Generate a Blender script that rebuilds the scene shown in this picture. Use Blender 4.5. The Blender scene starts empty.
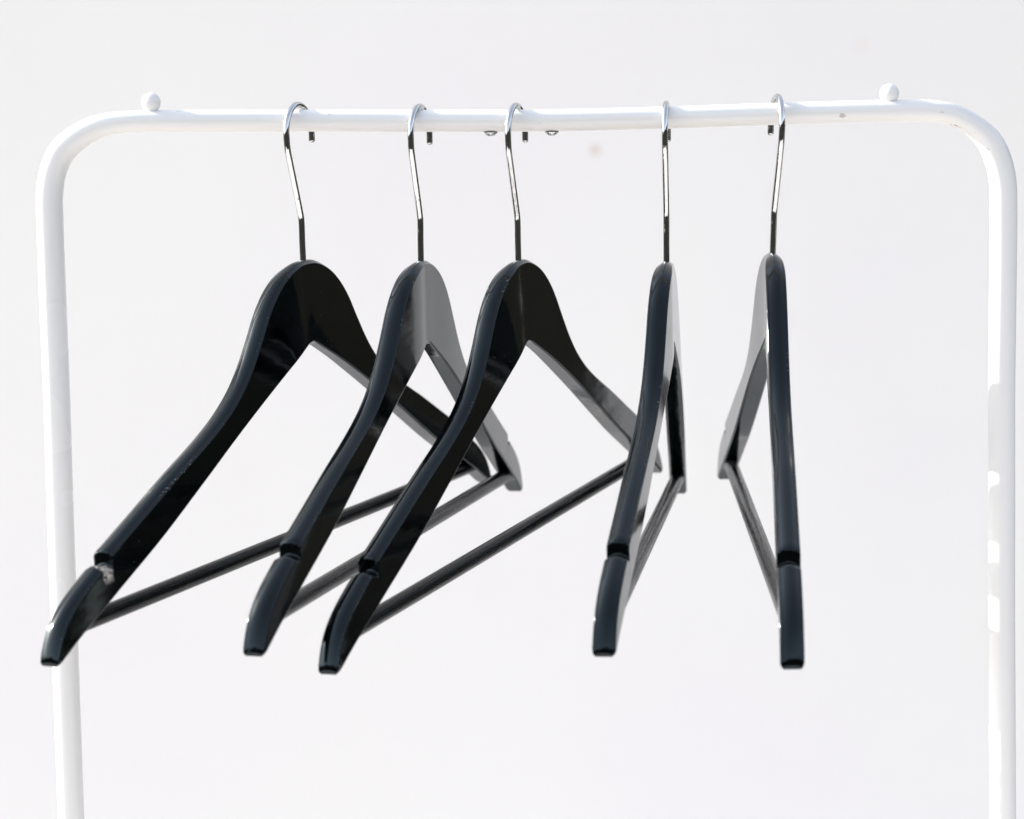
import bpy, bmesh, math, random
from mathutils import Vector, Matrix
random.seed(7)
scene = bpy.context.scene
COL = scene.collection
R = math.radians
MM = 0.001

# ------------------------------------------------------------------ camera
def look(fpx, pos, pitch, roll, yaw):
    f0 = Vector((0, math.cos(pitch), -math.sin(pitch)))
    u0 = Vector((0, math.sin(pitch), math.cos(pitch)))
    r0 = Vector((1, 0, 0))
    c, s = math.cos(roll), math.sin(roll)
    rt, up = c * r0 + s * u0, c * u0 - s * r0
    Z = Matrix.Rotation(-yaw, 3, 'Z')
    rt, up, f = Z @ rt, Z @ up, Z @ f0
    p = Z @ Vector(pos)
    M = Matrix(((rt.x, up.x, -f.x, p.x), (rt.y, up.y, -f.y, p.y), (rt.z, up.z, -f.z, p.z), (0, 0, 0, 1)))
    cd = bpy.data.cameras.new('camera'); co = bpy.data.objects.new('camera', cd); COL.objects.link(co)
    co.matrix_world = M
    cd.sensor_width = 36; cd.lens = fpx / 1024 * 36
    cd.clip_start = 0.05; cd.clip_end = 400
    cd.dof.use_dof = True; cd.dof.focus_distance = 1.262; cd.dof.aperture_fstop = 9.0
    scene.camera = co
    return co
S = 0.530
look(2390.3, (0, -2.3855 * S, 0.6876 * S), 0.1484, -0.0339, -0.0076)

# ------------------------------------------------------------------ light
SUN_TO = Vector((-1.0, 0.33, 0.50)).normalized()       # towards the sun: from the left and a little behind the rail
elev = math.asin(SUN_TO.z)
w = bpy.data.worlds.new('World'); scene.world = w; w.use_nodes = True
nt = w.node_tree; nt.nodes.clear()
out = nt.nodes.new('ShaderNodeOutputWorld'); bg = nt.nodes.new('ShaderNodeBackground')
sky = nt.nodes.new('ShaderNodeTexSky'); sky.sky_type = 'NISHITA'; sky.sun_disc = False
sky.sun_elevation = elev; sky.sun_rotation = math.atan2(SUN_TO.x, SUN_TO.y)
sky.dust_density = 1.5
bg.inputs['Strength'].default_value = 0.15
hz = nt.nodes.new('ShaderNodeHueSaturation'); hz.inputs['Saturation'].default_value = 0.43       # thin white summer haze
nt.links.new(sky.outputs[0], hz.inputs['Color']); nt.links.new(hz.outputs[0], bg.inputs[0])
# dark band added out of view all round to darken reflections, up to about twenty degrees, with an uneven top
gen = nt.nodes.new('ShaderNodeTexCoord'); sep = nt.nodes.new('ShaderNodeSeparateXYZ'); nt.links.new(gen.outputs['Generated'], sep.inputs[0])
nz = nt.nodes.new('ShaderNodeTexNoise'); nz.inputs['Scale'].default_value = 5; nz.inputs['Detail'].default_value = 6; nt.links.new(gen.outputs['Generated'], nz.inputs['Vector'])
ma = nt.nodes.new('ShaderNodeMath'); ma.operation = 'MULTIPLY_ADD'; ma.inputs[1].default_value = 0.35; nt.links.new(nz.outputs['Fac'], ma.inputs[0]); nt.links.new(sep.outputs['Z'], ma.inputs[2])
mr = nt.nodes.new('ShaderNodeMapRange'); mr.inputs['From Min'].default_value = 0.45; mr.inputs['From Max'].default_value = 0.54; mb = nt.nodes.new('ShaderNodeMath'); mb.operation = 'MULTIPLY_ADD'; mb.inputs[1].default_value = -0.17; mn = nt.nodes.new('ShaderNodeMath'); mn.operation = 'MINIMUM'; mn.inputs[1].default_value = 0.0; nt.links.new(sep.outputs['X'], mn.inputs[0]); nt.links.new(mn.outputs[0], mb.inputs[0]); nt.links.new(ma.outputs[0], mb.inputs[2])     # lower on the left
nt.links.new(mb.outputs[0], mr.inputs['Value'])
gr = nt.nodes.new('ShaderNodeBackground'); gr.inputs['Strength'].default_value = 1.0
cr = nt.nodes.new('ShaderNodeValToRGB'); nt.links.new(nz.outputs['Fac'], cr.inputs[0])
cr.color_ramp.elements[0].position = .35; cr.color_ramp.elements[0].color = (.006, .008, .008, 1)
cr.color_ramp.elements[1].position = .70; cr.color_ramp.elements[1].color = (.040, .037, .030, 1)
nt.links.new(cr.outputs[0], gr.inputs[0])
mx = nt.nodes.new('ShaderNodeMixShader'); nt.links.new(mr.outputs[0], mx.inputs[0]); nt.links.new(gr.outputs[0], mx.inputs[1]); nt.links.new(bg.outputs[0], mx.inputs[2])
nt.links.new(mx.outputs[0], out.inputs[0])
sd = bpy.data.lights.new('sun', 'SUN'); sd.energy = 3.2; sd.angle = R(0.5); sd.color = (1, 0.955, 0.89)
so = bpy.data.objects.new('sun', sd); COL.objects.link(so)
so.rotation_euler = (-SUN_TO).to_track_quat('-Z', 'Y').to_euler()
so.location = (-3, -1, 3)
vs = scene.view_settings
vs.view_transform = 'Standard'; vs.look = 'None'; vs.exposure = 1.66; vs.gamma = 1; vs.use_curve_mapping = False

# ------------------------------------------------------------------ helpers
def tag(o, label=None, cat=None, group=None, kind=None):
    if label: o['label'] = label
    if cat: o['category'] = cat
    if group: o['group'] = group
    if kind: o['kind'] = kind
    return o
def empty(name, loc):
    o = bpy.data.objects.new(name, None); COL.objects.link(o); o.location = loc
    o.empty_display_size = 0.03
    return o
def obj(name, verts, faces, mat, parent=None, smooth=True, sharp=None, attrs=None):
    me = bpy.data.meshes.new(name); me.from_pydata([tuple(v) for v in verts], [], faces); me.update()
    bm = bmesh.new(); bm.from_mesh(me); bmesh.ops.recalc_face_normals(bm, faces=bm.faces); bm.to_mesh(me); bm.free()
    if smooth:
        me.shade_smooth()
        if sharp: me.set_sharp_from_angle(angle=R(sharp))
    for k, vals in (attrs or {}).items():
        a = me.attributes.new(k, 'FLOAT', 'POINT'); a.data.foreach_set('value', vals)
    me.materials.append(mat)
    o = bpy.data.objects.new(name, me); COL.objects.link(o)
    if parent: o.parent = parent
    return o
def catmull(pts, step):
    pts = [Vector(p) for p in pts]
    P = [2 * pts[0] - pts[1]] + pts + [2 * pts[-1] - pts[-2]]
    res = []
    for i in range(1, len(P) - 2):
        p0, p1, p2, p3 = P[i - 1:i + 3]
        n = max(1, int(round((p2 - p1).length / step)))
        # centripetal parameterisation keeps uneven spacing smooth
        t0 = 0; t1 = t0 + max((p1 - p0).length, 1e-9) ** .5; t2 = t1 + max((p2 - p1).length, 1e-9) ** .5; t3 = t2 + max((p3 - p2).length, 1e-9) ** .5
        for k in range(n):
            t = t1 + (t2 - t1) * k / n
            a1 = (t1 - t) / (t1 - t0) * p0 + (t - t0) / (t1 - t0) * p1
            a2 = (t2 - t) / (t2 - t1) * p1 + (t - t1) / (t2 - t1) * p2
            a3 = (t3 - t) / (t3 - t2) * p2 + (t - t2) / (t3 - t2) * p3
            b1 = (t2 - t) / (t2 - t0) * a1 + (t - t0) / (t2 - t0) * a2
            b2 = (t3 - t) / (t3 - t1) * a2 + (t - t1) / (t3 - t1) * a3
            res.append((t2 - t) / (t2 - t1) * b1 + (t - t1) / (t2 - t1) * b2)
    res.append(pts[-1])
    return res
def tube(path, rad, seg=20, nrm=Vector((0, 1, 0)), dome=False, asp=None):
    """sweep a circle along a planar path; rad is a number or one per point; nrm is the plane's normal; asp stretches along nrm"""
    n = len(path); rad = [rad] * n if not isinstance(rad, (list, tuple)) else list(rad)
    asp = asp or [1.0] * n
    if dome:
        t0 = (path[0] - path[1]).normalized(); t1 = (path[-1] - path[-2]).normalized()
        pa, ra, aa, pb, rb, ab = [], [], [], [], [], []
        for k in range(4):
            a = k / 4 * math.pi / 2
            pb.append(path[-1] + t1 * rad[-1] * math.sin(a + math.pi / 8) * .8); rb.append(rad[-1] * math.cos(a + math.pi / 8 * .9)); ab.append(asp[-1])
            pa.insert(0, path[0] + t0 * rad[0] * math.sin(a + math.pi / 8) * .8); ra.insert(0, rad[0] * math.cos(a + math.pi / 8 * .9)); aa.insert(0, asp[0])
        path = pa + list(path) + pb; rad = ra + rad + rb; asp = aa + asp + ab; n = len(path)
    V, F = [], []
    for i, p in enumerate(path):
        t = (path[min(i + 1, n - 1)] - path[max(i - 1, 0)]).normalized()
        b = nrm.cross(t).normalized()
        for k in range(seg):
            a = 2 * math.pi * k / seg
            V.append(p + rad[i] * (math.cos(a) * b + asp[i] * math.sin(a) * nrm))
    for i in range(n - 1):
        for k in range(seg):
            F.append((i * seg + k, i * seg + (k + 1) % seg, (i + 1) * seg + (k + 1) % seg, (i + 1) * seg + k))
    F.append(tuple(range(seg - 1, -1, -1))); F.append(tuple(range((n - 1) * seg, n * seg)))
    return V, F
def lathe(prof, seg=28):
    """prof: (r, z) from bottom to top"""
    V, F = [], []
    for r, z in prof:
        for k in range(seg):
            a = 2 * math.pi * k / seg; V.append(Vector((r * math.cos(a), r * math.sin(a), z)))
    for i in range(len(prof) - 1):
        for k in range(seg):
            F.append((i * seg + k, i * seg + (k + 1) % seg, (i + 1) * seg + (k + 1) % seg, (i + 1) * seg + k))
    F.append(tuple(range(seg - 1, -1, -1))); F.append(tuple(range((len(prof) - 1) * seg, len(prof) * seg)))
    return V, F

# ------------------------------------------------------------------ materials
class NM:
    def __init__(s, name):
        s.m = bpy.data.materials.new(name); s.m.use_nodes = True
        s.t = s.m.node_tree; s.b = s.t.nodes['Principled BSDF']
    def n(s, typ, **kw):
        x = s.t.nodes.new('ShaderNode' + typ)
        for k, v in kw.items():
            if k.startswith('i_'): x.inputs[k[2:].replace('_', ' ')].default_value = v
            else: setattr(x, k, v)
        return x
    def l(s, a, b): s.t.links.new(a, b)
    def coord(s): return s.n('TexCoord').outputs['Object']
    def coord_own(s):
        # object coordinates shifted per object, so that no two hangers are worn alike
        a = s.n('VectorMath', operation='ADD'); o = s.n('ObjectInfo'); m = s.n('Math', operation='MULTIPLY'); m.inputs[1].default_value = 7.3
        s.l(o.outputs['Random'], m.inputs[0]); s.l(s.coord(), a.inputs[0]); s.l(m.outputs[0], a.inputs[1]); return a.outputs[0]
    def noise(s, co, scale, detail=4, rough=.55, stretch=None):
        if stretch:
            mp = s.n('Mapping'); mp.inputs['Scale'].default_value = stretch; s.l(co, mp.inputs[0]); co = mp.outputs[0]
        x = s.n('TexNoise'); x.inputs['Scale'].default_value = scale; x.inputs['Detail'].default_value = detail; x.inputs['Roughness'].default_value = rough
        s.l(co, x.inputs['Vector']); return x.outputs['Fac']
    def ramp(s, fac, *stops):
        x = s.n('ValToRGB'); e = x.color_ramp.elements
        while len(e) < len(stops): e.new(0.5)
        for i, (p, c) in enumerate(stops):
            e[i].position = p; e[i].color = (c, c, c, 1) if not isinstance(c, tuple) else (*c, 1)
        s.l(fac, x.inputs[0]); return x.outputs[0]
    def math(s, op, a, b=None):
        x = s.n('Math', operation=op)
        for i, v in enumerate((a, b)):
            if v is None: continue
            if isinstance(v, (int, float)): x.inputs[i].default_value = v
            else: s.l(v, x.inputs[i])
        return x.outputs[0]
    def mix(s, fac, a, b):
        x = s.n('Mix', data_type='RGBA')
        for k, v in ((0, fac), (6, a), (7, b)):
            if isinstance(v, (tuple, float, int)): x.inputs[k].default_value = (*v, 1) if isinstance(v, tuple) else v
            else: s.l(v, x.inputs[k])
        return x.outputs[2]
    def bump(s, h, dist, strength=1.0):
        x = s.n('Bump'); x.inputs['Strength'].default_value = strength; x.inputs['Distance'].default_value = dist
        s.l(h, x.inputs['Height']); s.l(x.outputs[0], s.b.inputs['Normal']); return x

def mat_lacquer():
    k = NM('black_lacquer'); co = k.coord_own()
    edge = k.n('Attribute', attribute_name='edge').outputs['Fac']
    nick_glint = k.n('Attribute', attribute_name='nick_glint').outputs['Fac']
    # chips rubbed through the lacquer along the corners
    chip = k.ramp(k.noise(co, 900, 3, .65), (.60, 0.0), (.68, 1.0))
    patch = k.ramp(k.noise(co, 38, 2), (.52, 0.0), (.66, .55))
    e = k.math('MULTIPLY', k.math('MULTIPLY', chip, patch), edge)
    # pale chipped wood in the strap notches, also painting in a bright sun glint
    nk = k.math('MULTIPLY', k.ramp(k.noise(co, 800, 3, .7), (.40, 0.0), (.56, 1.0)), nick_glint)
    # tiny specks of dust
    v = k.n('TexVoronoi'); v.inputs['Scale'].default_value = 260; k.l(co, v.inputs['Vector'])
    dust = k.math('LESS_THAN', v.outputs['Distance'], .055)
    dm = k.ramp(k.noise(co, 20, 2), (.55, 0.0), (.65, 1.0))
    dust = k.math('MULTIPLY', k.math('MULTIPLY', dust, dm), .6)
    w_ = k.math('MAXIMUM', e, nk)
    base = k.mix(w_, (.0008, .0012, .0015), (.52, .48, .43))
    base = k.mix(dust, base, (.28, .27, .25))
    k.l(base, k.b.inputs['Base Color'])
    smear = k.ramp(k.noise(co, 28, 5, .6, (1, 3, 3)), (.30, .03), (.70, .12))
    ro = k.math('MAXIMUM', smear, k.math('MULTIPLY', k.math('MAXIMUM', w_, dust), .8))
    k.l(ro, k.b.inputs['Roughness'])
    k.b.inputs['IOR'].default_value = 1.42; k.b.inputs['Specular Tint'].default_value = (.74, .92, 1.0, 1)
    # brushed-on lacquer: long soft ripples and fine orange peel
    h = k.math('ADD', k.math('MULTIPLY', k.noise(co, 60, 2, .5, (.35, 1.5, 1.5)), 1.0), k.math('MULTIPLY', k.noise(co, 700, 2), .035))
    k.bump(h, .0004, .40)
    return k.m
def mat_bar():
    k = NM('black_stained_dowel'); co = k.coord()
    g = k.noise(co, 900, 4, .65, (.02, 1, 1))
    base = k.mix(k.ramp(g, (.52, 0.0), (.72, 1.0)), (.0012, .0018, .002), (.010, .012, .012))
    k.l(base, k.b.inputs['Base Color'])
    k.l(k.ramp(g, (.3, .16), (.7, .36)), k.b.inputs['Roughness'])
    k.b.inputs['IOR'].default_value = 1.27
    k.bump(g, .0004, .6)
    return k.m
def mat_chrome():
    k = NM('chrome_wire'); co = k.coord()
    k.b.inputs['Metallic'].default_value = 1
    k.l(k.mix(k.ramp(k.noise(co, 260, 4), (.66, 0.0), (.76, .6)), (.56, .57, .575), (.34, .29, .25)), k.b.inputs['Base Color'])
    k.l(k.ramp(k.noise(co, 150, 3), (.35, .03), (.7, .13)), k.b.inputs['Roughness'])
    k.bump(k.noise(co, 220, 2), .0004, .35)
    return k.m
def mat_enamel():
    k = NM('white_enamel'); co = k.coord()
    # scuffs: short dark dashes where hangers slide along the rail
    sc = k.ramp(k.noise(co, 210, 4, .6, (.45, 1, 1)), (.66, 0.0), (.70, .9))
    sp = k.ramp(k.noise(co, 24, 2), (.46, 0.0), (.56, 1.0))
    pos = k.n('SeparateXYZ'); k.l(co, pos.inputs[0])
    m = k.math('MULTIPLY', k.math('MULTIPLY', sc, sp), k.math('GREATER_THAN', pos.outputs[2], 1.205))      # the rail only
    tone = k.mix(k.noise(co, 9, 3), (.84, .83, .81), (.855, .845, .825))
    k.l(k.mix(m, tone, (.36, .31, .28)), k.b.inputs['Base Color'])
    k.l(k.ramp(k.noise(co, 14, 2), (.3, .22), (.7, .28)), k.b.inputs['Roughness'])
    k.bump(k.noise(co, 500, 2), .0002, .06)
    return k.m
def mat_wall():
    k = NM('translucent_white_wall'); co = k.coord()
    a = k.noise(co, 2.2, 4, .5); b = k.noise(co, 11, 4, .6)
    c = k.mix(k.ramp(a, (.35, 0.0), (.65, 1.0)), (.748, .732, .736), (.768, .757, .740))
    c = k.mix(k.math('MULTIPLY', k.ramp(b, (.60, 0.0), (.75, 1.0)), .18), c, (.71, .69, .69))
    # one small rusty stain and a few fainter ones, each at its own place on the wall
    pos = k.n('SeparateXYZ'); k.l(co, pos.inputs[0])
    for sx, sz, r, st, col in STAINS:
        dx = k.math('SUBTRACT', pos.outputs[0], sx); dz = k.math('SUBTRACT', pos.outputs[2], sz)
        d = k.math('SQRT', k.math('ADD', k.math('MULTIPLY', dx, dx), k.math('MULTIPLY', dz, dz)))
        f = k.math('MULTIPLY', k.ramp(k.math('DIVIDE', d, r), (.35, 1.0), (1.0, 0.0)), st)
        c = k.mix(f, c, col)
    k.l(c, k.b.inputs['Base Color'])
    k.b.inputs['Roughness'].default_value = .9
    k.bump(k.noise(co, 160, 4, .6), .001, .2)
    tr = k.n('BsdfTranslucent'); k.l(c, tr.inputs['Color'])  # translucency added so the sun behind brightens the wall
    mx_ = k.n('MixShader'); mx_.inputs[0].default_value = .34
    k.l(k.b.outputs[0], mx_.inputs[1]); k.l(tr.outputs[0], mx_.inputs[2])
    k.l(mx_.outputs[0], k.t.nodes['Material Output'].inputs['Surface'])
    return k.m
def mat_ground():
    k = NM('pale_paving'); co = k.coord()
    c = k.mix(k.noise(co, 3, 5, .6), (.68, .645, .61), (.76, .725, .69))
    c = k.mix(k.math('MULTIPLY', k.noise(co, 90, 3), .25), c, (.55, .51, .47))
    k.l(c, k.b.inputs['Base Color']); k.b.inputs['Roughness'].default_value = .9
    k.bump(k.noise(co, 120, 4), .003, .4)
    return k.m
WALL_Y = 1.2
STAINS = [(0.085, 0.262, 0.0085, .42, (.54, .40, .32)), (-.30, -.05, .05, .10, (.70, .66, .66)), (.36, .359, .012, .15, (.70, .58, .50)), (.27, .21, .016, .12, (.66, .62, .62))]
M_LAC, M_BAR, M_CHR, M_ENA, M_WALL, M_GND = mat_lacquer(), mat_bar(), mat_chrome(), mat_enamel(), mat_wall(), mat_ground()

# ------------------------------------------------------------------ setting
FLOOR = -0.90
def box(x0, x1, y0, y1, z0, z1):
    V = [Vector((x, y, z)) for x in (x0, x1) for y in (y0, y1) for z in (z0, z1)]
    F = [(0, 1, 3, 2), (4, 6, 7, 5), (0, 4, 5, 1), (2, 3, 7, 6), (0, 2, 6, 4), (1, 5, 7, 3)]
    return V, F
g = obj('ground', [(-3.0, -3, FLOOR), (2.4, -3, FLOOR), (2.4, 1.6, FLOOR), (-3.0, 1.6, FLOOR)], [(0, 1, 2, 3)], M_GND, smooth=False)
tag(g, kind='structure')
WALL_R = 0.88  # right edge cut short out of view, so hanger faces reflect darkness
# the white wall behind the rack, made a translucent sheet to brighten it: daylight falls on its front and also shines through it from behind
nx, nz_ = 120, 60
V, F = [], []
for j in range(nz_ + 1):
    for i in range(nx + 1):
        x = -2.7 + (WALL_R + 2.7) * i / nx; z = FLOOR + .01 + 2.5 * j / nz_
        y = WALL_Y + .004 * math.sin(x * 2.1 + .6) * math.sin(z * .9 + 1.3) + .0025 * math.sin(x * 5.3 + z * 1.1)
        V.append((x, y, z))
for j in range(nz_):
    for i in range(nx):
        k = j * (nx + 1) + i
        F.append((k, k + 1, k + nx + 2, k + nx + 1))
wl = obj('backdrop', V, F, M_WALL)
tag(wl, 'plain white wall made as a backlit translucent sheet, faintly mottled and out of focus, behind the whole rack', 'backdrop')

# ------------------------------------------------------------------ clothes rack
RAIL_Y = 0.004
rack = empty('clothes_rack', (0, RAIL_Y, FLOOR))
tag(rack, 'white enamelled tubular clothes rack with rounded corners, carrying all the black hangers', 'clothes rack')
CL = [(-273.5, -880), (-248.7, -33.1), (-247.2, 23.4), (-245.7, 79.2), (-244.2, 134.2), (-242.5, 188.6), (-241.3, 242.3), (-240.2, 285.8), (-239.6, 297.9), (-237.2, 309.5), (-231.8, 320.3), (-223.0, 328.4), (-211.4, 333.2), (-198.1, 334.7), (-158.7, 334.0), (-106.2, 332.4), (-53.7, 330.5), (-1.2, 328.8), (30.4, 328.0), (82.9, 327.5), (153.7, 327.5), (203.6, 327.1), (224.6, 326.4), (236.0, 324.3), (246.5, 319.0), (254.6, 310.3), (259.8, 299.4), (262.2, 287.9), (262.6, 276.5), (262.0, 225.5), (261.3, 177.3), (261.1, 117.5), (260.9, 62.5), (261.0, 6.7), (261.1, -49.7), (261.3, -880)]
cp = catmull([Vector((x + (1.2 if x > 253 else -1.3 if x < -228 else 0), 0, z)) * MM - Vector((0, 0, FLOOR)) for x, z in CL], .004)
def rail_z(x):
    pts = [(a, b) for a, b in CL[12:24]]
    for (a, b), (c, d) in zip(pts, pts[1:]):
        if a <= x <= c: return b + (d - b) * (x - a) / (c - a)
RR, PR = 5.8 * MM, 7.1 * MM
rads = []
for p in cp:
    x, z = p.x / MM, (p.z + FLOOR) / MM
    if x < 0: t = (-198 - x) / 38 if z > 290 else 1
    else: t = (x - 246) / 16 if z > 285 else 1
    t = max(0, min(1, t)); t = t * t * (3 - 2 * t)
    rads.append(RR + (PR - RR) * t)
V, F = tube(cp, rads, 40, Vector((0, 1, 0)), asp=[1 + .18 * (1 - (r - RR) / (PR - RR)) for r in rads])
obj('tube_frame', V, F, M_ENA, rack, sharp=50)
for x, zc in ((-184.4, 344.4), (203.9, 332.4 + 5.6)):
    base = rail_z(x) + 5.2
    r = 5.1; zc = base + 4.9 - (1.0 if x > 0 else 0)
    prof = [(3.3, base - 2.2), (3.3, base - .6), (3.35, zc - 3.9)] + [(r * math.cos(a), zc + r * math.sin(a)) for a in [R(-48 + i * 138 / 14) for i in range(15)]]
    V, F = lathe([(max(q[0], .02) * MM, q[1] * MM) for q in prof])
    o = obj('end_knob', [v + Vector((x * MM, 0, -FLOOR)) for v in V], F, M_ENA, rack, sharp=60)
for x in (-6.3, 25.9):
    z = rail_z(x) - 5.8
    prof = [(0.05, z - 2.4), (1.2, z - 2.3), (2.4, z - 1.85), (3.3, z - 1.1), (3.75, z - .35), (3.75, z + .1), (2.0, z + .3), (2.0, z + 1.2)]
    V, F = lathe([(a * MM, b * MM) for a, b in prof])
    obj('screw_head', [v + Vector((x * MM, 0, -FLOOR)) for v in V], F, M_CHR, rack, sharp=40)
for x in (-274.5, 261.3):
    pts = catmull([Vector((x * MM, y, z)) for y, z in ((-.2, .008), (-.19, .0085), (0, .009), (.19, .0085), (.2, .008))], .02)
    V, F = tube(pts, .007, 24, Vector((1, 0, 0)), dome=True)
    obj('foot_bar', V, F, M_ENA, rack, sharp=60)

# ------------------------------------------------------------------ coat hanger
K = .53 / .56
HALF_T = [(0, .2), (9, -.3), (18, -2.8), (27, -7), (36, -13.8), (44, -22.5), (53, -35.5), (63, -49), (74, -60.5), (88, -71), (105, -80.5), (137, -95.5), (165, -109.3), (184, -118.6), (192.6, -122.8)]
NOTCH = [(193.4, -123.6), (193.6, -125), (192.8, -128.6), (193.4, -130.3), (195.2, -131.0), (197.4, -130.6), (199.4, -129.7), (200.6, -129.6)]
LOBE = [(202.2, -130.4), (210, -134.6), (219, -140), (227, -146.2), (232.5, -152.2), (236.3, -158.8), (238.6, -164.5), (239.6, -167.6), (239.6, -169.1)]
HALF_B = [(0, -44.8), (2.5, -45.2), (7, -47.2), (30, -58.0), (74, -81), (115, -104.2), (153, -125.4), (190, -144.0), (222, -160.4), (234, -167.2), (238.9, -170.0)]
THK = 10.4 * MM
OFFK = 12.26 / 225.0
def bend(u): return -OFFK * .225 * (max(abs(u), 1e-9) / .225) ** 1.2
def groove(u): return -.0017 * math.exp(-(u / (.0125 if u < 0 else .042)) ** 2)          # the glued joint between the two arms, lacquered over
def body_mesh(warp, chip_glint):
    def v2(l): return [Vector((a * K * MM, 0, b * K * MM)) for a, b in l]
    T0 = catmull(v2(HALF_T), .003); T1 = v2(NOTCH); T2 = catmull(v2(LOBE), .0025)
    nick_glint = [0] * len(T0) + [1] * len(T1) + [0] * len(T2); nick_glint[len(T0) - 1] = .3; nick_glint[len(T0) + len(T1)] = .3
    T = T0 + T1 + T2
    # lower edge sampled at matching fractions of arc length, with matching u in between
    B0 = catmull(v2(HALF_B), .002)
    def at_len(pl, f):
        L = [0]
        for a, b in zip(pl, pl[1:]): L.append(L[-1] + (b - a).length)
        t = f * L[-1]
        for i in range(len(pl) - 1):
            if t <= L[i + 1] + 1e-12: return pl[i].lerp(pl[i + 1], (t - L[i]) / max(L[i + 1] - L[i], 1e-12))
        return pl[-1]
    um = T[-1].x
    B = []
    prev = 0
    for p in T:
        prev = max(prev, p.x / um); B.append(at_len(B0, prev))
    Tf = [Vector((-p.x, 0, p.z)) for p in reversed(T[1:])] + T
    Bf = [Vector((-p.x, 0, p.z)) for p in reversed(B[1:])] + B
    nk = nick_glint[:0:-1] + nick_glint
    r = 1.15 * MM; h = THK / 2; TIP = Vector((239.3, 0, -170.2)) * K * MM
    V, F, edge, nka = [], [], [], []
    n = len(Tf); ring = None
    for i in range(n):
        t, b = Tf[i], Bf[i]; H = (t - b).length; d = (t - b).normalized()
        rr = min(r, H * .22); crown = min(1.5 * MM, H * .4)
        sec = []           # (height above b, v, edge)
        tops = [-h + rr + (2 * h - 2 * rr) * q for q in (0.0, .07, .2, .35, .5, .65, .8, .93, 1.0)]
        arc = [R(a) for a in (15, 32, 49, 66, 80)]
        for q in tops: sec.append((H + crown * (.40 - (q / (h - rr)) ** 2), q, 0.0 if abs(q) < h - rr - 1e-6 else .5))
        for a in arc: sec.append((H - rr + rr * math.cos(a) - .6 * crown, h - rr + rr * math.sin(a), 1.0))
        H1 = H - .6 * crown; side = [H1 - rr, H1 - rr - .5 * MM, .72 * H, .5 * H, .25 * H, rr + .5 * MM, rr]
        if H < 6 * rr: side = [H1 - rr + (2 * rr - H1) * q for q in (0, .15, .35, .5, .65, .85, 1)]
        for j, q in enumerate(side): sec.append((q, h, 1.0 if j in (0,) else 0.0))
        for a in reversed(arc): sec.append((rr - rr * math.cos(a), h - rr + rr * math.sin(a), .6))
        for q in reversed(tops): sec.append((0.0, q, 0.0))
        for a in arc: sec.append((rr - rr * math.cos(a), -h + rr - rr * math.sin(a), .6))
        for j, q in enumerate(reversed(side)): sec.append((q, -h, 1.0 if j == 6 else 0.0))
        for a in reversed(arc): sec.append((H - rr + rr * math.cos(a) - .6 * crown, -h + rr - rr * math.sin(a), 1.0))
        m = len(sec)
        for hh, v, e in sec:
            p = b + d * hh
            v *= 1 + .03 * (abs(p.x) / .225) ** 1.5
            q = math.hypot(abs(p.x) - TIP.x, p.z - TIP.z); rq = 3.6 * MM
            if q < rq: v *= (h - rq * .75 + .75 * math.sqrt(max(0, rq * rq - (rq - q) ** 2))) / h
            v *= 1 + groove(p.x) / h
            V.append(Vector((p.x, v + warp * bend(p.x), p.z)))
            edge.append(e); nka.append(1.0 if chip_glint and nk[i] == 1 and hh > H * .62 and v > .0005 and abs(p.x) > 195 * K * MM else 0)
        if i:
            for k in range(m):
                a0 = (i - 1) * m; a1 = i * m
                F.append((a0 + k, a0 + (k + 1) % m, a1 + (k + 1) % m, a1 + k))
    F.append(tuple(range(m - 1, -1, -1))); F.append(tuple(range((n - 1) * m, n * m)))
    return V, F, {'edge': edge, 'nick_glint': nka}
def bar_mesh():
    u, wz = 212 * MM, -146.5 * MM
    pts = [Vector((u * (2 * i / 24 - 1), 0, wz)) for i in range(25)]
    return tube(pts, 4.25 * MM, 24, Vector((0, 1, 0)))
BAR = bar_mesh()
def hook_mesh(dz):
    pts = [(0.2, -9), (0.4, -2), (0.8, 10), (1.3, 18.2), (1.1, 21.4), (.2, 24.6), (-4.0, 37.5), (-8.4, 50.5), (-10.4, 56.8), (-11.1, 62)]
    c = (4.6, 64.2); r = 15.7
    pts += [(c[0] - r * math.cos(R(a)), c[1] + r * math.sin(R(a))) for a in range(8, 190, 14)]
    pts += [(20.2, 60.6)]
    pts = [Vector((a * MM, 0, (b + (dz if b > 0 else 0)) * MM)) for a, b in pts]
    return tube(catmull(pts, .0016), 1.68 * MM, 20, Vector((0, 1, 0)), dome=True)

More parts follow.
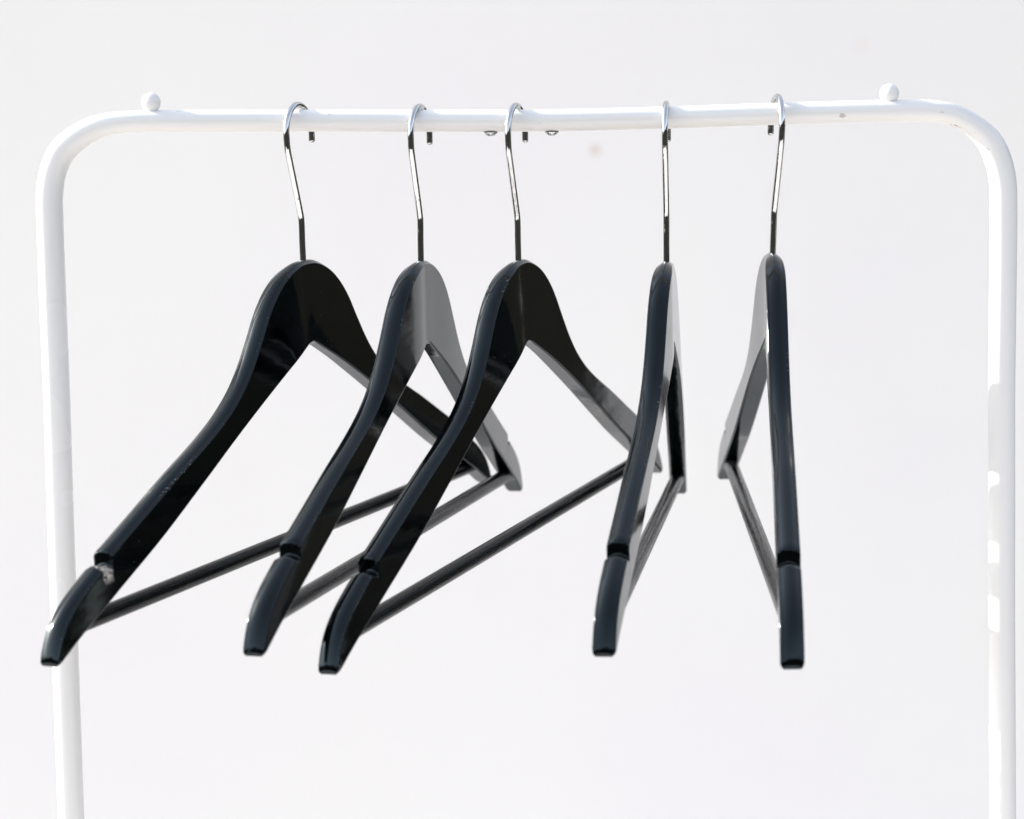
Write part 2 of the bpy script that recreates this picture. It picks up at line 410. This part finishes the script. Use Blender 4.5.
HANG = [
 # x, z, yaw, tilt, lean, yaw and sideways lean of the hook
 (-107.4, 258.3, .4367, .0092, -.012, .34, .004, 1.010, 1.0, 'black lacquered hanger turned to show its wide black side, leftmost on the rail'),
 (-46.4, 255.9, .2605, -.0202, .0088, .28, 0, 1.0, 1.0, 'second hanger from the left, its glossy side mirroring the wall in grey'),
 (7.7, 254.4, .3928, .0304, -.0269, .29, .04, 1.004, 1.0, 'middle hanger beside the two rail screws, with a soft bright crease below its hook'),
 (84.2, 251.5, .139, -.0249, .0021, .11, .017, 1.0, 1.08, 'hanger seen almost edge on, fourth from the left, its near arm leaning to the left'),
 (139.9, 254.0, .0216, .006, .0122, -.08, .046, 1.020, .90, 'rightmost hanger on the rail, seen edge on with its near arm hanging straight down'),
]
for x, z, yaw, tilt, lean, hy, hl, sc, warp, label in HANG:
    root = empty('coat_hanger', (x * MM, 0, z * MM))
    tag(root, label, 'hanger', 'black wooden hangers on the rail')
    # local x runs along the arms (minus = near end), local y is away from the visible face, z up; the hook is the pivot
    HK = 74.2 * MM
    pose = (Matrix.Translation((x * MM + 2 * HK * math.sin(lean) * math.cos(yaw), -2 * HK * math.sin(lean) * math.sin(yaw), z * MM + HK)) @ Matrix.Rotation(math.pi / 2 - yaw, 4, 'Z')
            @ Matrix.Rotation(lean, 4, 'X') @ Matrix.Translation((0, 0, -HK)) @ Matrix.Rotation(-tilt, 4, 'Y') @ Matrix.Scale(sc, 4))
    root.matrix_world = pose
    def flip(vl): return [Vector((v.x, -v.y, v.z)) for v in vl]
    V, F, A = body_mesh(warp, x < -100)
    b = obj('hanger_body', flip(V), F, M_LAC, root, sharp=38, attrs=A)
    V, F = BAR
    off = warp * bend(.2007)
    obj('trouser_bar', flip([Vector((v.x, v.y + off, v.z)) for v in V]), F, M_BAR, root, sharp=50)
    hz = rail_z(x) + 5.8 - z                                   # rail top above the base
    V, F = hook_mesh(hz - (64.2 + 15.7 - 1.68))
    obj('hook', [Matrix.Rotation(yaw - hy, 3, 'Z') @ Matrix.Rotation(hl, 3, 'X') @ v for v in V], F, M_CHR, root, sharp=60)
